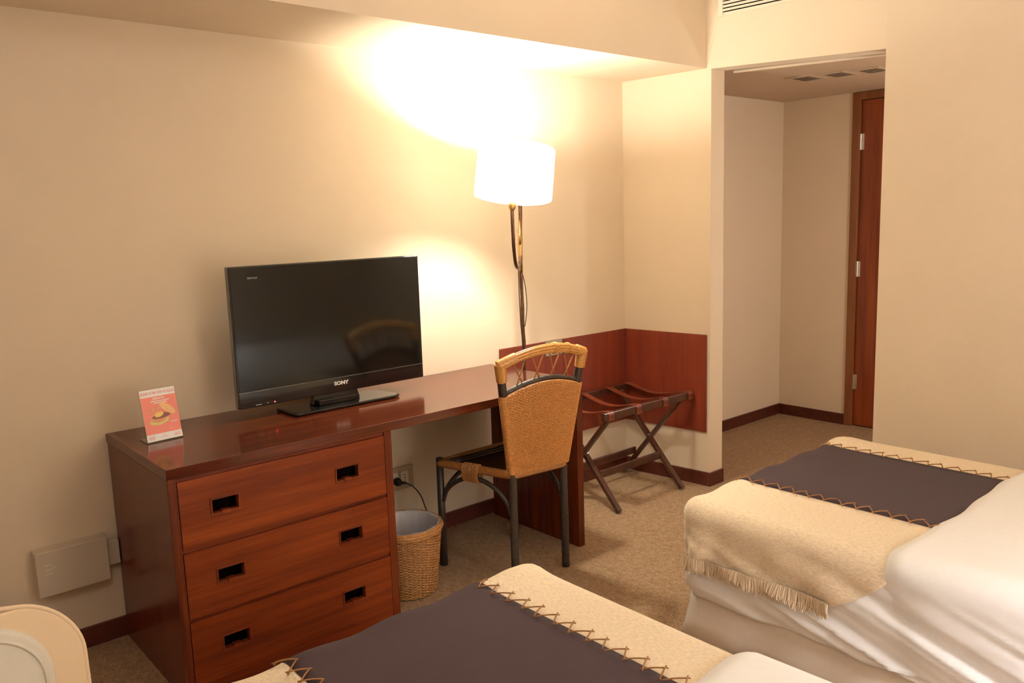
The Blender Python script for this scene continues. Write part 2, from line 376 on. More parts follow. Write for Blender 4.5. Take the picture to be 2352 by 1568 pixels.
for k,(za,zb) in enumerate(DZ):
    xa,xb=X0+.029,X1-.032; ya,yb=D-.0005,D+.018
    hz=(za+zb)/2 + .008
    hs=[(-2.618,-2.536),(-2.190,-2.108)]
    h0,h1=hz-.022,hz+.020
    g=G(); g.box(xa,xb,ya,yb,za,h0); g.box(xa,xb,ya,yb,h1,zb)
    xs=[xa,hs[0][0],hs[0][1],hs[1][0],hs[1][1],xb]
    for i in (0,2,4): g.box(xs[i],xs[i+1],ya,yb,h0,h1)
    dr=obj('drawer', g, DRW, desk)
    dr['label']=['top drawer','middle drawer','bottom drawer'][k]
    for (p,q) in hs:
        g=G(); g.box(p-.0,q+.0,D+.040,D+.044,h0,h1+.0); g.box(p,q,yb,D+.040,h0-.004,h0); g.box(p,q,yb,D+.040,h1,h1+.004); g.box(p-.004,p,yb,D+.040,h0,h1); g.box(q,q+.004,yb,D+.040,h0,h1)
        obj('recess', g, DARKHOLE, dr)
        g=G(); e=.006; y0,y1=D-.0035,D-.0005
        g.box(p-e,q+e,y0,y1,h1,h1+e); g.box(p-e,q+e,y0,y1,h0-e,h0); g.box(p-e,p,y0,y1,h0,h1); g.box(q,q+e,y0,y1,h0,h1)
        cx=(p+q)/2; g.box(cx-.013,cx+.013,y0-.002,yb,h0-.008,h0+.004)
        obj('handle', g, WX, dr, bevel=.001)

# ---------------------------------------------------------------- television
TY=-.222
tv=thing('television','black flat screen television on a stand on top of the desk','television',(-1.945,TY,H))
xa,xb,za,zb=-2.349,-1.540,.797,1.312
g=G(); g.box(xa,xb,TY,TY+.032,za,zb); obj('casing', g, BLACKG, tv, bevel=.004)
g=G(); g.box(xa+.08,xb-.08,TY+.032,TY+.075,za+.05,zb-.10); obj('rear_housing', g, BLACKM, tv, bevel=.02)
g=G(); g.box(xa+.006,xb-.006,TY-.0022,TY-.0002,.8585,zb-.006); obj('screen', g, SCREEN, tv, bevel=.0006)
g=G(); g.box(xa+.004,xb-.004,TY-.003,TY-.0002,.815,.855); obj('speaker_bar', g, BLACKG, tv, bevel=.001)
g=G(); g.box(xa+.004,xb-.004,TY-.0042,TY-.0022,.8558,.8575); obj('bezel_line', g, plain('brushed_line',(.25,.23,.2),.3,.8), tv)
text('SONY', .0190, plain('logo_silver',(.85,.83,.80),.3,.4), (-1.933,TY-.0032,.8335),(1,0,0),(0,0,1),tv,'lettering',.0006,.0008,sx=1.22)
text('BRAVIA', .0105, GREYT, (-2.262,TY-.0026,1.268),(1,0,0),(0,0,1),tv,'lettering',.0003,.0001,sx=1.1)
g=G(); g.lathe((-2.211,TY-.001,.806),[(.0001,-.004),(.0016,-.0035),(.0022,-.001),(.0022,.001)],12,axis=(0,1,0)); obj('power_light', g, LED, tv)
g=G(); g.box(-2.285,-2.262,TY-.0012,TY-.0002,.803,.806); g.box(-2.242,-2.236,TY-.0012,TY-.0002,.8045,.8075); obj('button_print', g, GREYT, tv)
g=G(); g.hexa([(-2.06,TY+.0,.764),(-1.85,TY+.0,.764),(-1.85,TY+.03,.764),(-2.06,TY+.03,.764)],[(-2.05,TY+.004,.80),(-1.86,TY+.004,.80),(-1.86,TY+.03,.80),(-2.05,TY+.03,.80)]); g.box(-2.045,-1.885,TY-.03,TY+.0,.764,.784); obj('stand_neck', g, BLACKG, tv, bevel=.003)
g=G(); pl=[(-2.165,-.305),(-1.735,-.305),(-1.705,-.285),(-1.73,-.15),(-1.76,-.125),(-2.14,-.125),(-2.175,-.15)]
g.prism(pl,.7515,.763); obj('stand_base', g, BLACKG, tv, bevel=.004)

# ---------------------------------------------------------------- room service card in an acrylic stand
cx=-2.626; cy=-.267; cw=.118; ch=.172
card=thing('menu_stand','clear acrylic stand holding a red room service card with a burger picture on it','sign',(cx,cy+.03,H))
ang=.095; X=Vector((math.cos(ang),math.sin(ang),0)); tilt=.21
Yv=Vector((math.sin(tilt)*-math.sin(ang), math.sin(tilt)*math.cos(ang), math.cos(tilt))); Zv=X.cross(Yv)
O=Vector((cx,cy,H+.005))
def cp(u,v,w=0): return O+X*(u*cw/2)+Yv*(v*ch)+Zv*w
def quad(g,u0,u1,v0,v1,w0,w1): return g.hexa([cp(u0,v0,w0),cp(u1,v0,w0),cp(u1,v0,w1),cp(u0,v0,w1)],[cp(u0,v1,w0),cp(u1,v1,w0),cp(u1,v1,w1),cp(u0,v1,w1)])
g=G(); quad(g,-1.04,1.04,-.02,1.01,-.0045,-.0022)
pf=[cp(-1.04,-.02,-.004),cp(1.04,-.02,-.004)]; bk=[p+Vector((0,.075,0)) for p in pf]
for p in pf+bk: p.z=H+.0006
g.hexa([pf[0],pf[1],bk[1],bk[0]],[p+Vector((0,0,.0024)) for p in (pf[0],pf[1],bk[1],bk[0])]); obj('acrylic_holder', g, ACRY, card)
g=G(); quad(g,-1,1,0,1,-.002,-.001); cd=obj('card', g, WHITEP, card)
g=G(); quad(g,-1,1,.135,.86,-.001,-.0006); obj('red_field', g, REDP, cd)
BUN=plain('bun_print',(.86,.50,.22),.5,nscale=200,namp=.12); YEL=plain('cheese_print',(.88,.62,.18),.5); BRN=plain('patty_print',(.25,.09,.06),.5,nscale=300,namp=.4); GRN=plain('lettuce_print',(.70,.62,.20),.5,nscale=250,namp=.3)
TOM=plain('meat_print',(.72,.30,.16),.5,nscale=220,namp=.25)
def blob(cu,cv,au,av,rot,mat,w,name,n=28,wob=0,lo=0,hi=2*PI):
    g=G(); pts=[]
    for i in range(n):
        a=lo+(hi-lo)*i/(n-1 if hi-lo<2*PI-.01 else n); k=1+wob*math.sin(7*a)+wob*.6*math.sin(11*a+1)
        x=au*math.cos(a)*k; y=av*math.sin(a)*k; xx=x*math.cos(rot)-y*math.sin(rot); yy=x*math.sin(rot)+y*math.cos(rot)
        pts.append(cp((cu+xx)*2/1, cv+yy*cw/ch, w))
    g.hexa(pts,[p+Zv*.0002 for p in pts]); return obj(name,g,mat,cd)
blob(-.07,.38,.27,.115,.12,GRN,-.0006,'burger_picture',wob=.02)
blob(-.06,.40,.21,.075,.15,TOM,-.0004,'burger_picture',wob=.03)
blob(.00,.465,.27,.07,.10,BRN,-.0002,'burger_picture',wob=.03)
blob(-.13,.56,.23,.13,.35,TOM,.0,'burger_picture',lo=0,hi=PI)
blob(-.06,.50,.13,.07,.2,YEL,.0002,'burger_picture',wob=.08)
blob(.20,.60,.27,.105,-.72,BUN,.0004,'burger_picture')
text('ROOM SERVICE', .0135, plain('pink_print',(.80,.35,.33),.5), cp(0,.93,-.0008),X,Yv,cd,'lettering',.0002,.0001,sx=.80)
text('¡PREGUNTA!', .0105, WHITEP, cp(0,.815,-.0005),X,Yv,cd,'lettering',.0002,.0002,sx=.7)
text('LA HAMBURGUESA DE TU ELECCION', .0072, WHITEP, cp(0.03,.765,-.0005),X,Yv,cd,'lettering',.0002,.0001,sx=.62) if False else None
PK=plain('ornament_print',(.82,.38,.33),.5)
for (u,v) in ((-.80,.93),(.80,.93),(-.72,.07),(.74,.07)):
    g=G()
    for i in range(5):
        uu=u-.15+i*.075; quad(g,uu-.02,uu+.02,v-.022,v+.006+.016*(i%2),-.001,-.0006); 
    quad(g,u-.17,u+.17,v+.024,v+.030,-.001,-.0006); quad(g,u-.17,u+.17,v-.032,v-.026,-.001,-.0006); obj('ornament', g, PK, cd)
g=G(); random.seed(3)
for (v,hw,du) in ((.815,.0,0),(.765,.52,.06),(.728,.36,.05)):
    u=-hw
    while u<hw:
        l=random.uniform(.03,.055); quad(g,u+du,u+du+l,v-.010,v+.010,-.0006,-.0003); u+=l+.014
obj('lettering', g, WHITEP, cd)
g=G()
for i in range(5): quad(g,.44+i*.09,.50+i*.09,.318,.336,-.0006,-.0003)
obj('lettering', g, WHITEP, cd)
g=G(); g2=[cp(.42,.27,-.0004),cp(.38,.24,-.0004),cp(.40,.20,-.0004),cp(.50,.19,-.0004)]; g.tube(g2,.0004,5)
obj('arrow_print', g, WHITEP, cd)
g=G(); quad(g,-.02,.02,.075,.10,-.001,-.0006); obj('ornament', g, PK, cd)
g=G()
for i in range(8): quad(g,-.22+i*.055,-.19+i*.055,.05,.062,-.001,-.0006)
obj('lettering', g, PK, cd)

# ---------------------------------------------------------------- floor lamp
LX,LY=-.962,-.216
fl=thing('floor_lamp','tall lit floor lamp with white drum shade on a dark hooked bronze pole','lamp',(LX,LY,0))
g=G(); g.lathe((LX,LY,0),[(.001,0),(.05,0),(.053,.006),(.045,.014),(.012,.02),(.0085,.05)],28); obj('base', g, METALB, fl, smooth=True)
pts=[];random.seed(5)
for i in range(31):
    z=.02+i*(1.62-.02)/30; pts.append((LX+.0025*math.sin(z*9)+.001*math.sin(z*31),LY+.002*math.sin(z*7+1),z))
g=G(); g.tube(pts,[.0085+.0012*math.sin(i*2.1) for i in range(31)],10); obj('pole', g, METALB, fl, smooth=True)
# leaf-like sleeve where the hook joins the pole
SC=Vector((-1.210,-.448,1.492))         # socket foot
def PL(z,t=0,dz=0): return (LX+(SC.x-LX)*t, LY+(SC.y-LY)*t, z)
g=G(); g.tube([PL(1.20,.02),PL(1.26,.07),PL(1.33,.09),PL(1.39,.06),PL(1.44,.02)],[.004,.010,.011,.008,.002],8); g.tube([PL(1.33,.10),PL(1.37,.13),PL(1.385,.12)],[.008,.004,.001],6); obj('leaf_ornament', g, BRASS, fl, smooth=True)
hook=[PL(1.30,.03),PL(1.26,.15),PL(1.238,.35),PL(1.236,.60),PL(1.262,.80),PL(1.32,.93),PL(1.40,.985),tuple(SC)]
def smoothp(p,n=6):
    p=[Vector(q) for q in p]; out=[]
    for i in range(len(p)-1):
        a=p[max(i-1,0)];b=p[i];c=p[i+1];d_=p[min(i+2,len(p)-1)]
        for k in range(n):
            t_=k/n; out.append(.5*((2*b)+(c-a)*t_+(2*a-5*b+4*c-d_)*t_*t_+(3*b-a-3*c+d_)*t_**3))
    out.append(p[-1]); return out
g=G(); g.tube(smoothp(hook),.0078,10); obj('hook_arm', g, METALB, fl, smooth=True)
IR=r2                                            # tilt of the shade within the room
axs=Vector((.205,.062,1)).normalized()
g=G(); g.lathe(SC,[(.001,-.012),(.008,-.010),(.014,0),(.0165,.012),(.0165,.042),(.001,.042)],20,axis=axs); obj('socket', g, BRASS, fl, smooth=True)
SB=SC+axs*.050
g=G(); g.lathe(SB+axs*.06,[(.012,-.05),(.014,-.02),(.026,.01),(.03,.035),(.022,.058),(.002,.066)],20,axis=axs); bo=obj('bulb', g, BULBM, fl, smooth=True); bo.visible_shadow=True
R=.161
def ring(c,r,n=64):
    ax=axs.orthogonal().normalized(); ay=axs.cross(ax); return [c+(ax*math.cos(2*PI*j/n)+ay*math.sin(2*PI*j/n))*r for j in range(n)]
SH0=SB-axs*.004; SHH=.204
g=G(); g.lathe(SH0,[(R+.002,0),(R+.0015,SHH*.5),(R,SHH)],64,axis=axs); sh=obj('lamp_shade', g, SHADE, fl, smooth=True)
RIMM=plain('shade_rim',(.75,.68,.56),.6)
for c_,r_ in ((SH0,R+.002),(SH0+axs*SHH,R)):
    g=G(); g.tube(ring(c_,r_),.0014,6,closed=True); obj('shade_rim', g, RIMM, fl, smooth=True)
g=G(); c0=SH0+axs*.02
ax=axs.orthogonal().normalized(); ay=axs.cross(ax)
for k in range(3):
    a=2*PI*k/3; g.tube([c0+(ax*math.cos(a)+ay*math.sin(a))*.015,c0+(ax*math.cos(a)+ay*math.sin(a))*(R)],.0015,6)
obj('shade_spider', g, BRASS, fl)
cord=[PL(1.245,.30),PL(1.25,.40),PL(1.20,.42),PL(1.10,.40),PL(.98,.32),PL(.90,.18),PL(.84,.08),(LX-.012,LY-.012,.76),(LX-.012,LY-.010,.4),(LX-.010,LY-.008,.03)]
g=G(); g.tube(smoothp(cord),.0022,6); obj('cord', g, CORDB, fl, smooth=True)
g=G(); g.tube(smoothp([PL(1.245,.30),PL(1.26,.15),PL(1.22,.02),(LX+.012,LY-.010,1.14),(LX+.019,LY-.010,1.06),(LX+.014,LY-.010,1.0),(LX+.002,LY-.012,.95)]),.0022,6); obj('cord', g, CORDB, fl, smooth=True)

# ---------------------------------------------------------------- wall box, outlet, plug
t=thing('junction_box','beige plastic box with small vent slots low on the wall left of the desk','electrical box',(-2.9,-.03,.243))
g=G(); g.box(-3.013,-2.789,-.058,-.001,.243,.400); g2_=obj('cover', g, BOXM, t, bevel=.004)
g=G()
for k in range(3): g.box(-2.988,-2.966,-.0592,-.0578,.352-k*.016,.3548-k*.016)
g.box(-2.962,-2.957,-.0592,-.0578,.340,.344); obj('vent_slot', g, plain('slot_highlight',(.85,.78,.66),.5), t)
g=G(); g.box(-2.789,-2.7475,-.036,-.001,.285,.372); obj('cable_entry', g, BOXM, t, bevel=.003)
t=thing('wall_outlet','beige outlet plate on the wall under the desk with a black plug in it','socket',(-1.58,-.006,.25))
g=G(); g.box(-1.72,-1.478,-.012,-.001,.252,.357); obj('plate', g, PLATE, t, bevel=.002)
for x in (-1.585,-1.530):
    g=G(); g.box(x-.020,x+.022,-.016,-.012,.275,.337); obj('socket_insert', g, SOCK, t, bevel=.0015)
g=G(); [g.lathe((-1.528,-.0162,z),[(.0001,0),(.003,0)],8,axis=(0,1,0)) for z in (.292,.305,.318)]; obj('socket_hole', g, DARKHOLE, t)
pc=thing('power_cord','black power cord hanging from the outlet plug behind the wicker bin','cord',(-1.56,-.05,0))
g=G(); g.lathe((-1.575,-.0165,.298),[(.001,0),(.018,0),(.019,-.014),(.014,-.03),(.001,-.032)],18,axis=(0,1,0)); g.hexa([(-1.575,-.04,.288),(-1.575,-.03,.288),(-1.575,-.03,.306),(-1.575,-.04,.306)],[(-1.537,-.046,.284),(-1.537,-.038,.284),(-1.537,-.038,.292),(-1.537,-.046,.292)]); obj('plug', g, BLACKM, pc, smooth=False, bevel=.001)
g=G(); g.tube(smoothp([(-1.54,-.042,.288),(-1.505,-.05,.262),(-1.475,-.06,.215),(-1.46,-.075,.15),(-1.475,-.15,.10),(-1.53,-.24,.095),(-1.565,-.29,.075),(-1.575,-.30,.040),(-1.60,-.27,.004),(-1.68,-.20,.004),(-1.80,-.12,.004)]),.0028,7); obj('cable', g, CORDB, pc, smooth=True)

# ---------------------------------------------------------------- wicker bin
BC=(-1.803,-.425)
bn=thing('waste_bin','round woven wicker waste bin with a grey plastic liner beside the desk drawers','bin',(*BC,0))
def binr(z): return .112+.030*(z/.27)**1.0
g=G(); NS=44; PER=4; rows=46
for k in range(rows):
    z=.008+k*.246/rows; r=binr(z); pts=[]
    for j in range(NS*3):
        a=2*PI*j/(NS*3); s=math.sin(a*NS/2+ (k%2)*PI)*.0036; pts.append((BC[0]+(r+s)*math.cos(a),BC[1]+(r+s)*math.sin(a),z+.0006*math.sin(a*5+k)))
    g.tube(pts,.0025,5,closed=True)
for j in range(NS):
    a=2*PI*(j+.5)/NS; g.tube([(BC[0]+binr(z)*math.cos(a),BC[1]+binr(z)*math.sin(a),z) for z in (.005,.13,.255)],.0022,5)
obj('woven_wall', g, BINW, bn, smooth=True)
g=G(); g.lathe((*BC,0),[(.001,.004),(.108,.004),(.108,.010),(.001,.010)],32); obj('bottom', g, BINW, bn)
g=G()
for dz,dr in ((0,.002),(.010,.006),(.019,.001)):
    g.tube([(BC[0]+(.140+dr)*math.cos(2*PI*j/56),BC[1]+(.140+dr)*math.sin(2*PI*j/56),.254+dz+.0012*math.sin(j*2.2+dz*300)) for j in range(56)],.0068,8,closed=True)
obj('braided_rim', g, RATTS if False else BINW, bn, smooth=True)
rows_=[]; 
for (r,z) in ((.143,.268),(.1405,.277),(.134,.280),(.128,.273),(.122,.22),(.115,.12),(.100,.03),(.04,.016),(.002,.015)):
    rows_.append([(BC[0]+(r+.0022*math.sin(j*1.7+z*40))*math.cos(2*PI*j/72),BC[1]+(r+.0022*math.sin(j*2.3+z*30))*math.sin(2*PI*j/72),z+.0014*math.sin(j*.9)) for j in range(72)])
g=G(); g.grid(rows_,True); obj('plastic_liner', g, LINERM, bn, smooth=True)

# ---------------------------------------------------------------- luggage rack
rk=thing('luggage_rack','folding dark wooden luggage rack with four leather straps in the corner','luggage rack',(-.32,-.25,0))
def beam(p,q,w,h,upv=(0,0,1),name='leg',mat=RACKW,bev=.003,parent=None):
    p=Vector(p);q=Vector(q);t_=(q-p).normalized();s=t_.cross(Vector(upv)).normalized();u_=s.cross(t_)
    c=lambda o:[o-s*w/2-u_*h/2,o+s*w/2-u_*h/2,o+s*w/2+u_*h/2,o-s*w/2+u_*h/2]
    g=G(); g.hexa(c(p),c(q)); return obj(name,g,mat,parent or rk,bevel=bev)
ZT=.492; yf,yr=-.440,-.040
for x in (-.592,-.096): beam((x,-.471,.010),(x,yr-.0,ZT-.01),.020,.030,(1,0,0))
for x in (-.620,-.068): beam((x,yf,ZT-.01),(x,-.040,.010),.020,.030,(1,0,0))
beam((-.668,yf,ZT),(.015,yf,ZT),.024,.040,name='top_rail'); beam((-.650,yr,ZT),(-.020,yr,ZT),.024,.036,name='top_rail')
beam((-.582,-.330,.165),(-.106,-.330,.165),.014,.040,name='stretcher'); beam((-.610,-.135,.15),(-.078,-.135,.15),.014,.036,name='stretcher')
for x in (-.606,-.082):
    g=G(); g.tube([(x-.028,-.252,.262),(x+.028,-.252,.262)],.005,8); obj('pivot_bolt', g, SILVER, rk)
for k,(xf,xr_) in enumerate(((-.622,-.60),(-.418,-.40),(-.209,-.20),(-.003,-.040))):
    g=G(); prof=[]
    path=[(yf-.016,ZT-.024),(yf-.0165,ZT+.010),(yf-.008,ZT+.0235),(yf+.010,ZT+.0225)]
    for i in range(9):
        s_=i/8; path.append((yf+.03+(yr-.03-yf-.03)*s_, ZT+.020-.030*math.sin(PI*s_)))
    path+=[(yr-.008,ZT+.021),(yr+.010,ZT+.021),(yr+.0145,ZT+.008),(yr+.014,ZT-.02)]
    n=len(path); wv=.019
    rows_=[]
    for i,(y,z) in enumerate(path):
        xx=xf+(xr_-xf)*max(0,min(1,(y-yf)/(yr-yf))); rows_.append([(xx-wv,y,z),(xx+wv,y,z)])
    g.grid(rows_); st=obj('leather_strap', g, LEATHER, rk, solid=.003)
    g=G()
    for dx in (-.010,.010): g.lathe((xf+dx,yf-.0195,ZT-.014),[(.0001,-.0015),(.003,-.001),(.0035,0.003)],10,axis=(0,1,0))
    obj('stud', g, BRASS, st)

# ---------------------------------------------------------------- rattan chair
ch_=thing('rattan_chair','rattan chair with woven golden back and dark pole legs pushed under the desk','chair',(-1.34,-.52,0))
FL=Vector((-1.560,-.338,0)); BL=Vector((-1.462,-.690,0)); BR=Vector((-1.205,-.716,0)); FR=Vector((-1.148,-.330,0))
SZ=.452
def at(p,z,dx=0,dy=0): return Vector((p.x+dx,p.y+dy,z))
TL=Vector((-1.578,-.775,.915)); TRR=Vector((-1.186,-.815,.920))
back=((BL-FL)+(BR-FR)).normalized(); bdir=Vector((-.10,-.995,0)).normalized()
for nm,p in (('fl',FL),('fr',FR)):
    g=G(); g.tube([at(p,0),at(p,SZ+.018)],[.0165,.0150],12); obj('leg', g, CHAIRD, ch_, smooth=True)
for p,tp in ((BL,TL),(BR,TRR)):
    g=G(); g.tube(smoothp([at(p,0),at(p,.22),at(p,SZ),at(p,SZ).lerp(tp,.30)+bdir*-.004,at(p,SZ).lerp(tp,.7)+bdir*-.004,tp]),.0165,12); obj('rear_post', g, CHAIRD, ch_, smooth=True)
# seat rails wrapped in rattan
def wrap(a,b_,r,mat,name,step=.0052,sag=0,n=10):
    a=Vector(a);b_=Vector(b_);L=(b_-a).length;k=int(L/step);pts=[];rs=[]
    for i in range(k*2+1):
        s_=i/(k*2); p=a.lerp(b_,s_); p.z-=sag*4*s_*(1-s_); pts.append(p); rs.append(r+(.0011 if i%2 else -.0004))
    g=G(); g.tube(pts,rs,n); return obj(name,g,mat,ch_,smooth=True)
for a,b_ in ((FL,BL),(BL,BR),(BR,FR),(FR,FL)): wrap(at(a,SZ-.004),at(b_,SZ-.004),.0170,RATTS,'seat_rail')
# seat weave
rows_=[]
ns=34
for i in range(ns+1):
    s_=i/ns; row=[]
    for j in range(ns+1):
        q=j/ns; p=at(FL,SZ).lerp(at(FR,SZ),q).lerp(at(BL,SZ).lerp(at(BR,SZ),q),s_); p.z+=.006-.014*math.sin(PI*s_)*math.sin(PI*q)+.0018*(1 if (i+j)%2 else -1); row.append(p)
    rows_.append(row)
g=G(); g.grid(rows_); obj('seat', g, SEATD, ch_, solid=.006)
g=G()
for s_ in (.10,.17,.24):
    pa=at(FL,SZ+.014).lerp(at(BL,SZ+.014),s_); pb=at(FR,SZ+.014).lerp(at(BR,SZ+.014),s_); g.tube([pa.lerp(pb,k/12)-Vector((0,0,.004*math.sin(PI*k/12))) for k in range(13)],.0042,7)
obj('front_cane', g, SEATD, ch_, smooth=True)
# arched braces
def arch(a,b_,z0,z1,name='arched_brace'):
    pts=[]
    for i in range(25):
        s_=i/24; p=Vector((a.x,a.y,0)).lerp(Vector((b_.x,b_.y,0)),.03+.94*s_); p.z=z0+(z1-z0)*math.sin(PI*s_)**.55; pts.append(p)
    g=G(); g.tube(pts,.0098,9); obj(name,g,CHAIRD,ch_,smooth=True)
arch(FL,BL,.285,.408); arch(BR,FR,.285,.408); arch(FL,FR,.285,.408)
for a,b_,lo,hi in ((FL,BL,.36,.56),(FR,BR,.36,.56)):
    pa=at(a,0).lerp(at(b_,0),lo); pb=at(a,0).lerp(at(b_,0),hi); k=11; g=G()
    for i in range(k):
        p=pa.lerp(pb,i/(k-1)); d_=(pb-pa).normalized(); nn=Vector((-d_.y,d_.x,0)); pts=[]
        for j in range(16):
            al=2*PI*j/16; pts.append(p+nn*.0205*math.cos(al)+Vector((0,0,.430+.0385*math.sin(al))))
        g.tube(pts,.0033,6,closed=True)
    obj('binding', g, RATTS, ch_, smooth=True)
# back: surface function
def post(p,tp,t_): return at(p,SZ).lerp(tp,t_)
def bk_(u,t_,arc=0,off=0):
    l=post(BL,TL,t_); r=post(BR,TRR,t_); s_=(u+1)/2; p=l.lerp(r,s_); k=1-u*u
    return p+bdir*(.026*k*t_+off)+Vector((0,0,arc*k))
# dark arched crossbar
TCB=.745
g=G(); g.tube([bk_(-1+2*i/24,TCB,.040) for i in range(25)],.0100,10); obj('crossbar', g, CHAIRD, ch_, smooth=True)
# woven panel, wrapped round both posts
g=G(); NST=24; rowsN=64; T0=.012; T1=TCB-.022
def wrow(t_,ar,amp,ph,m):
    l=post(BL,TL,t_); r_=post(BR,TRR,t_); lat=(r_-l).normalized(); ro=.0192; pts=[]
    for k in range(6):
        th=math.radians(115*(1-k/6)); pts.append(l+bdir*(ro*math.cos(th))-lat*(ro*math.sin(th)))
    for j in range(m+1):
        u=-1+2*j/m; pts.append(bk_(u,t_,ar,ro+amp*math.sin(PI*j/2+ph)))
    for k in range(1,7):
        th=math.radians(115*k/6); pts.append(r_+bdir*(ro*math.cos(th))+lat*(ro*math.sin(th)))
    return pts
for k in range(rowsN):
    f_=k/(rowsN-1); g.tube(wrow(T0+(T1-T0)*f_,.040*f_,.0036,(k%2)*PI,NST*4),.0027,5)
for j in range(NST+1):
    u=-1+2*j/NST; g.tube([bk_(u,T0+(T1-T0)*i/8,.040*i/8,.019) for i in range(9)],.0022,5)
obj('woven_back', g, RATTW, ch_, smooth=True)
g=G(); g.grid([[bk_(-1.0+2.0*j/16,.03+(TCB-.03-.03)*i/12,.040*i/12,.0150) for j in range(17)] for i in range(13)]); obj('weave_backing', g, plain('dark_weave_backing',(.14,.05,.015),.8), ch_, solid=.002)  # dark sheet added behind the weave, its colour deepens the shade in the gaps
# top rail: bundle of canes
for q in range(6):
    al=2*PI*q/6+.3
    pass
g=G()
for q in range(9):
    al=2*PI*q/9+.2; rr=.0142
    pts=[]
    for i in range(31):
        u=-1+2*i/30; c=bk_(u,1.0,.040); pts.append(c+bdir*(rr*math.cos(al))+Vector((0,0,rr*math.sin(al))))
    g.tube(pts,.0050,7)
obj('top_rail', g, RATT, ch_, smooth=True)
# wrapped corners and bindings
def wrapu(u0,u1,r,name='rail_wrap',t_=1.0,arc=.040):
    n=max(4,int((u1-u0)*46)); pts=[bk_(u0+(u1-u0)*i/(2*n),t_,arc) for i in range(2*n+1)]; g=G(); g.tube(pts,[r+(.0018 if i%2 else -.0006) for i in range(2*n+1)],12); obj(name,g,RATT,ch_,smooth=True)
wrapu(-1.04,-.68,.0205); wrapu(.80,1.04,.0205); wrapu(.16,.25,.0215); wrapu(.52,.56,.0210)
for s_,p,tp,lo in ((-1,BL,TL,.86),(1,BR,TRR,.87)):
    n=16; pts=[post(p,tp,lo+(1.015-lo)*i/(2*n)) for i in range(2*n+1)]; g=G(); g.tube(pts,[.0195+(.0018 if i%2 else -.0006)+.002*(i/(2*n)) for i in range(2*n+1)],12); obj('post_wrap',g,RATT,ch_,smooth=True)
# crossing canes between crossbar and rail
for c in (-.62,-.20,.22,.62):
    for s_ in (-1,1):
        g=G(); g.tube([bk_(c-s_*.10,TCB,.040,.004*s_),bk_(c,TCB*.5+.47,.040,.006*s_),bk_(c+s_*.12,.965,.040,.004*s_)],.0026,6); obj('crossing_cane', g, RATTS, ch_, smooth=True)

# ---------------------------------------------------------------- beds
ZT_=.505; RR=.055
def hash_(x): return math.sin(x*12.9898)*43758.5453%1
def sn(x):
    i=math.floor(x); f=x-i; f=f*f*(3-2*f); return hash_(i)*(1-f)+hash_(i+1)*f
def folds(y,z,yf):
    dz=max(0,min(1,(.47-z)/.12)); u=(z+.30*(yf-.45-y)*-1)
    a=z*1.0-.32*(y-yf)
    amp=.005+.013*max(0,min(1,(yf-y)/.5))
    s_=sn(a*21+3+1.0*sn(y*2.2)); s_=1-abs(2*s_-1); s2=sn(a*50+9+sn(y*3)); s2=1-abs(2*s2-1)
    return (s_*.78+s2*.22-.5)*2*amp*dz
class Bed:
    def __init__(s,xl,xr,yf,yh): s.xl,s.xr,s.yf,s.yh=xl,xr,yf,yh
    def P(s,da,db,off,x=None,y=None):
        """da = travel beyond the side edge centre line (0 on top), db the same at the foot"""
        R_=RR+off; d=math.hypot(da,db)
        if d<1e-9: out=0;drop=0;ux=uy=0
        else:
            ux,uy=da/d,db/d; q=RR*PI/2
            if d<q: th=d/RR; out=R_*math.sin(th); drop=R_*(1-math.cos(th))
            else: out=R_; drop=R_+(d-q)
        return ux*out,uy*out,ZT_+off-drop
    def pt(s,a,b,off,fold=True):
        """a: cloth coordinate across (x), b: along (y); both in metres measured flat"""
        L=s.xl+RR; Rr=s.xr-RR; F=s.yf-RR
        da=0;sgn=0;x=a
        if a<L: da=L-a;sgn=-1;x=L
        elif a>Rr: da=a-Rr;sgn=1;x=Rr
        db=0;y=b
        if b>F: db=b-F;y=F
        ox,oy,z=s.P(da,db,off)
        px=x+sgn*ox; py=y+oy
        if fold and z<.49:
            f_=folds(py,z,s.yf); d=math.hypot(da,db) or 1
            px+=sgn*(da/d)*f_; py+=(db/d)*f_*.5
        return Vector((px,py,z))
def drop_a(bed,z,side): # flat coordinate that reaches height z on the side
    q=RR*PI/2; d=q+(ZT_-RR-z); return (bed.xl+RR-d) if side<0 else (bed.xr-RR+d)
def frange(a,b,n): return [a+(b-a)*i/(n-1) for i in range(n)]
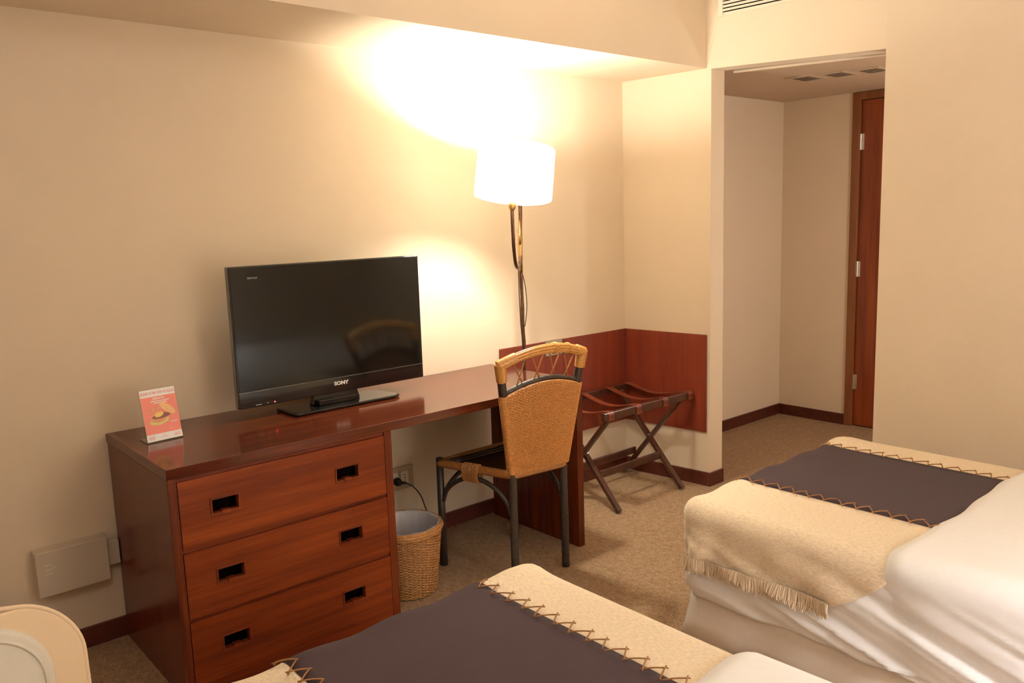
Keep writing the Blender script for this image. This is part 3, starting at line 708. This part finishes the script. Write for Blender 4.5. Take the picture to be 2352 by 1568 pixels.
def make_bed(B, far, words):
    cx=(B.xl+B.xr)/2
    bed=thing('bed', words['bed'],'bed',(cx,(B.yf+B.yh)/2,0),None)
    # mattress under its white sheet
    a0=drop_a(B,.175,-1); a1=drop_a(B,.175,1); b1=B.yf-RR+RR*PI/2+(ZT_-RR-.175)
    aa=frange(a0,B.xl+RR,40)+frange(B.xl+RR,B.xr-RR,12)[1:]+frange(B.xr-RR,a1,22)[1:]
    bb=frange(B.yh,B.yf-RR,90)+frange(B.yf-RR,b1,24)[1:]
    rows_=[]
    for b_ in bb:
        row=[]
        for a in aa:
            row.append(B.pt(a,b_,0))
        rows_.append(row)
    # limit the cloth cone at the foot corners so the mattress stays about its own height
    rows_=[[Vector((p.x,p.y,max(p.z,.175))) for p in r] for r in rows_]
    for r in rows_:
        for p in r:
            if p.z<.22:      # gather inward at the bottom tuck
                k=(.22-p.z)/.045; cxx=max(B.xl+.1,min(B.xr-.1,p.x)); cyy=min(B.yf-.1,p.y); p.x+=(cxx-p.x)*.25*k*.8; p.y+=(cyy-p.y)*.25*k*.8
    g=G(); g.grid(rows_); obj('mattress', g, SHEET, bed, smooth=True, solid=.004)
    # base with a plain skirt
    i=.030; x0,x1,y1=B.xl+i,B.xr-i,B.yf-i; rows_=[]
    for z,fl_ in ((.205,0),(.15,.002),(.08,.006),(.008,.012)):
        row=[]
        per=[]
        for y in frange(B.yh,y1,44): per.append((x0,y,-1,0))
        for x in frange(x0,x1,24)[1:]: per.append((x,y1,0,1))
        for y in frange(y1,B.yh,44)[1:]: per.append((x1,y,1,0))
        for k,(x,y,nx,ny) in enumerate(per):
            e=fl_*(1+.6*math.sin(k*1.3)+.4*math.sin(k*.47))
            if ny: e+=fl_*3.0*max(0,1-abs(x-x0)/.10)
            cnr=max(0,1-(abs(x-x0)+abs(y-y1))/.05)
            row.append((x+nx*e-cnr*fl_*1.2,y+ny*e+cnr*fl_*3.0,z))
        rows_.append(row)
    g=G(); g.grid(rows_); obj('bed_skirt', g, SKIRT, bed, smooth=True, solid=.003)
    g=G(); g.box(x0+.02,x1-.02,B.yh,y1-.02,.03,.20); obj('base', g, SKIRT, bed)
    # duvet
    def yd(da,side): # front edge of the duvet as a function of travel down the side
        if side>0: return -2.118
        t_=max(0,da-.06)/.10; return -2.118+.05*min(1,t_)
    rows_=[]
    ad0=drop_a(B,.195,-1); ad1=drop_a(B,.25,1)
    aa=frange(ad0,B.xl+RR,40)+frange(B.xl+RR,B.xr-RR,30)[1:]+frange(B.xr-RR,ad1,20)[1:]
    nb=70
    for k in range(nb):
        q=k/(nb-1); row=[]
        for a in aa:
            da=max(0,B.xl+RR-a); y0=yd(da,-1 if a<cx else 1); y0+=.007*math.sin(a*9)+.004*math.sin(a*23)
            y=y0+(B.yh+.02-y0)*q**1.5
            th=min(1,(y0-y)/.05); off=.005+.022*math.sin(th*PI/2)+.010*min(1,(y0-y)/.5)
            if da>.06:
                off=.0055+(off-.0055)*max(0,1-(da-.06)/.14); e_=min(1,(y0-y)/.16); e_=e_*e_*(3-2*e_); k_=min(1,(da-.06)/.07)
                off=off*(1-k_)+k_*(-.006+(off+.006)*e_)
            row.append(B.pt(a,y,off))
        rows_.append(row)
    g=G(); g.grid(rows_); dv=obj('duvet', g, SHEET, smooth=True, solid=.004); tag(dv, words['duvet'],'duvet')
    # runner
    run=thing('bed_runner', words['runner'],'bed runner',(cx,(B.yf+B.yh)/2+.55,ZT_))
    bF=B.yf-RR+.085; OFF=.004
    def ye(a):
        da=max(0,B.xl+RR-a); 
        if da<.08: return -2.135
        return -2.135+.18*((da-.08)/.146)**1.35
    def strip(a0,a1,na,mat,name,off=OFF,wave=True):
        rows_=[]
        nbb=56
        for a in frange(a0,a1,na):
            row=[]
            for j in range(nbb):
                q=j/(nbb-1); b_=bF+(ye(a)-bF)*q; b_+= .006*math.sin(a*16)*(1-q)
                da=max(0,B.xl+RR-a); o_=off
                o_+=.013*math.exp(-((a-(B.xr-.11))/.06)**2-((b_-(B.yf-.05))/.07)**2)+.004*math.exp(-((b_-(B.yf-.03))/.05)**2)*(1+math.sin(a*27))
                if da>.06:
                    w_=min(1,(da-.06)/.14); o_+=w_*(.005+.006*(.5+.5*math.sin(b_*17+1+a*6))+.003*math.sin(b_*41)+.022*math.exp(-((b_-(B.yf-.105+.25*(da-.1)))/.035)**2)-.004*math.exp(-((b_-(B.yf-.22))/.05)**2))
                row.append(B.pt(a,b_,o_))
            rows_.append(row)
        g=G(); g.grid(rows_); return obj(name,g,mat,run,smooth=True,solid=.003)
    sN=B.xl+.305; sF=B.xr-.215
    aH=drop_a(B,.318,-1); aG=drop_a(B,.318,1)
    strip(aH,sN,34,LINEN,'linen_end'); strip(sN-.004,sF+.004,20,NAVY,'navy_panel',OFF+.0015); strip(sF,aG,30,LINEN,'linen_end')
    # fringe
    g=G(); random.seed(11)
    for (ah,sg) in ((aH,-1),(aG,1)):
        n=230 if sg<0 else 100
        for k in range(n):
            q=(k+random.random()*.6)/n; b_=bF+(ye(ah)-bF)*q
            for m_ in range(2):
                l=random.uniform(.024,.042); db=random.uniform(-.014,.014)
                da_=.22; w_=1; o0=.012+(.006*(.5+.5*math.sin(b_*17+1+ah*6))+.003*math.sin(b_*41)+.022*math.exp(-((b_-(B.yf-.105+.25*(da_-.1)))/.035)**2))+random.uniform(0,.006)
                pts=[B.pt(ah-sg*.014,b_,o0+.001,True),B.pt(ah+sg*l*.5,b_+db*.4,o0+.006,True),B.pt(ah+sg*l,b_+db,o0+random.uniform(-.002,.008),True)]
                g.tube(pts,[.0030,.0027,.0014],4,cap=False)
    fo=obj('fringe', g, FRINGE, run, smooth=True); fo['kind']='stuff'
    # cross stitches
    for si,(sx,sg) in enumerate(((sN,-1),(sF,1))):
        n=13; pitch=.0545
        for k in range(n):
            y=B.yf-.005-k*pitch+random.uniform(-.004,.004)
            if y-pitch<-2.15: break
            no=OFF+.0075; j_=lambda: random.uniform(-.003,.003)
            cN=(sx-sg*.016+j_(), y+j_()); cC=(sx+sg*.022+j_(), y-.030+j_()); cN2=(sx-sg*.016+j_(), y-pitch*.94+j_())
            def ext(p,q,e0,e1):
                d_=Vector((q[0]-p[0],q[1]-p[1])).normalized(); return (p[0]-d_.x*e0,p[1]-d_.y*e0),(q[0]+d_.x*e1,q[1]+d_.y*e1)
            g=G()
            for (p,q,hh) in ((cN,cC,0),(cC,cN2,.0022)):
                p,q=ext(p,q,.006,.006); pts=[]
                for i_ in range(6):
                    s_=i_/5; aa_=p[0]+(q[0]-p[0])*s_; bb_=p[1]+(q[1]-p[1])*s_; pts.append(B.pt(aa_,bb_,no+hh+.0025*math.sin(PI*s_),True))
                g.tube(pts,.0019,6)
            obj('cross_stitch', g, CORD, run, smooth=True)
    return bed
B2=Bed(-1.360,-.245,-1.425,-3.45)
B1=Bed(-3.095,-2.035,-1.425,-3.45)
make_bed(B2,True,dict(bed='bed beside the right wall, its white sheeted side and skirt showing',
    duvet='white duvet on the bed beside the right wall, hanging down its side in folds',
    runner='cream and navy runner across the bed by the right wall, fringe hanging down its side'))
make_bed(B1,False,dict(bed='nearest bed, in front of the desk drawers, mostly hidden under its runner',
    duvet='white duvet corner at the bottom edge on the nearest bed',
    runner='cream and navy laced runner across the nearest bed in front of the desk'))

# ---------------------------------------------------------------- armchair at the lower left
AX=-3.44; AY=-1.30
ar=thing('armchair','pale upholstered armchair with rounded back and cream inner panel at lower left','armchair',(AX,AY-.2,0))
def outline(x0,x1,z0,z1,r,n=10,taper=0):
    pts=[]
    for i in range(n+1):
        a=PI/2*i/n; pts.append((x1-r+r*math.sin(a), z1-r+r*math.cos(a)))
    pts=[(x0+x1-p[0],p[1]) for p in reversed(pts)]+pts
    full=[(x0-taper,z0)]+pts+[(x1+taper,z0)]; return full
def slab(out_,ya,yb,name,mat,bevel,crown=0,dz=0):
    g=G(); xm=sum(p[0] for p in out_)/len(out_)
    cw_=lambda x:crown*(1-((x-xm)/.31)**2)
    g.hexa([(x,ya,z+cw_(x)) for x,z in out_],[(xm+(x-xm)*(1-dz),yb,z+cw_(x)-dz*.8) for x,z in out_]); return obj(name,g,mat,ar,bevel=bevel,seg=4,smooth=True)
W_=.300
bo=outline(AX-W_+.005,AX+W_-.005,.30,.715,.115)
slab(outline(AX-W_,AX+W_,.16,.712,.105,taper=.006),AY,AY+.085,'backrest',TANF,.010,.05,.05)
slab(outline(AX-.238,AX+.238,.40,.678,.10),AY-.014,AY+.01,'inner_panel',CREAMF,.009,.045)
def rim(x0,x1,z0,z1,r,y,rad,crown,mat,name,tp=0):
    p=outline(x0,x1,z0,z1,r,14,tp); xm=(x0+x1)/2; pts=[]
    for i,(x,z) in enumerate(p): pts.append((x,y,z+crown*(1-((x-xm)/.31)**2)))
    # refine top span
    k=len(pts)//2; mid=[]
    a=pts[k-1];b_=pts[k]
    for i in range(1,12):
        x=a[0]+(b_[0]-a[0])*i/12; mid.append((x,y,z1+crown*(1-((x-xm)/.31)**2)))
    pts=pts[:k]+mid+pts[k:]
    g=G(); g.tube(pts,rad,8); obj(name,g,mat,ar,smooth=True)
rim(AX-W_+.003,AX+W_-.003,.17,.709,.105,AY+.004,.0045,.05,TANF,'piping',.006)
rim(AX-.222,AX+.222,.42,.658,.09,AY-.0155,.0030,.045,CREAMF,'piping')
g=G(); g.box(AX-.29,AX+.283,AY-.52,AY-.022,.30,.43); obj('seat_cushion', g, CREAMF, ar, bevel=.03, seg=4)
g=G(); g.box(AX-.292,AX+.285,AY-.51,AY,.14,.298); obj('seat_base', g, TANF, ar, bevel=.02)
for x in (AX-.26,AX+.25):
    for y in (AY-.47,AY+.06):
        g=G(); g.tube([(x,y,0),(x,y,.165)],[.015,.02],10); obj('leg', g, CHAIRD, ar)

# ---------------------------------------------------------------- lamps behind the camera (the bedside light placed above)
def wall_lamp(x,label):
    t=thing('bedside_lamp',label,'lamp',(x,-3.78,.98))
    g=G(); g.box(x-.05,x+.05,YB+.001,YB+.02,.98,1.13); obj('mount', g, METALB, t)
    g=G(); g.tube([(x,YB+.02,1.03),(x,-3.45,1.00)],.008,8); obj('arm', g, METALB, t)
    g=G(); g.lathe((x,-3.45,1.02),[(.12,0),(.10,.2)],40); obj('lamp_shade', g, SHADE, t, smooth=True)
wall_lamp(-1.72,'wall lamp with cloth shade between the two bed heads')
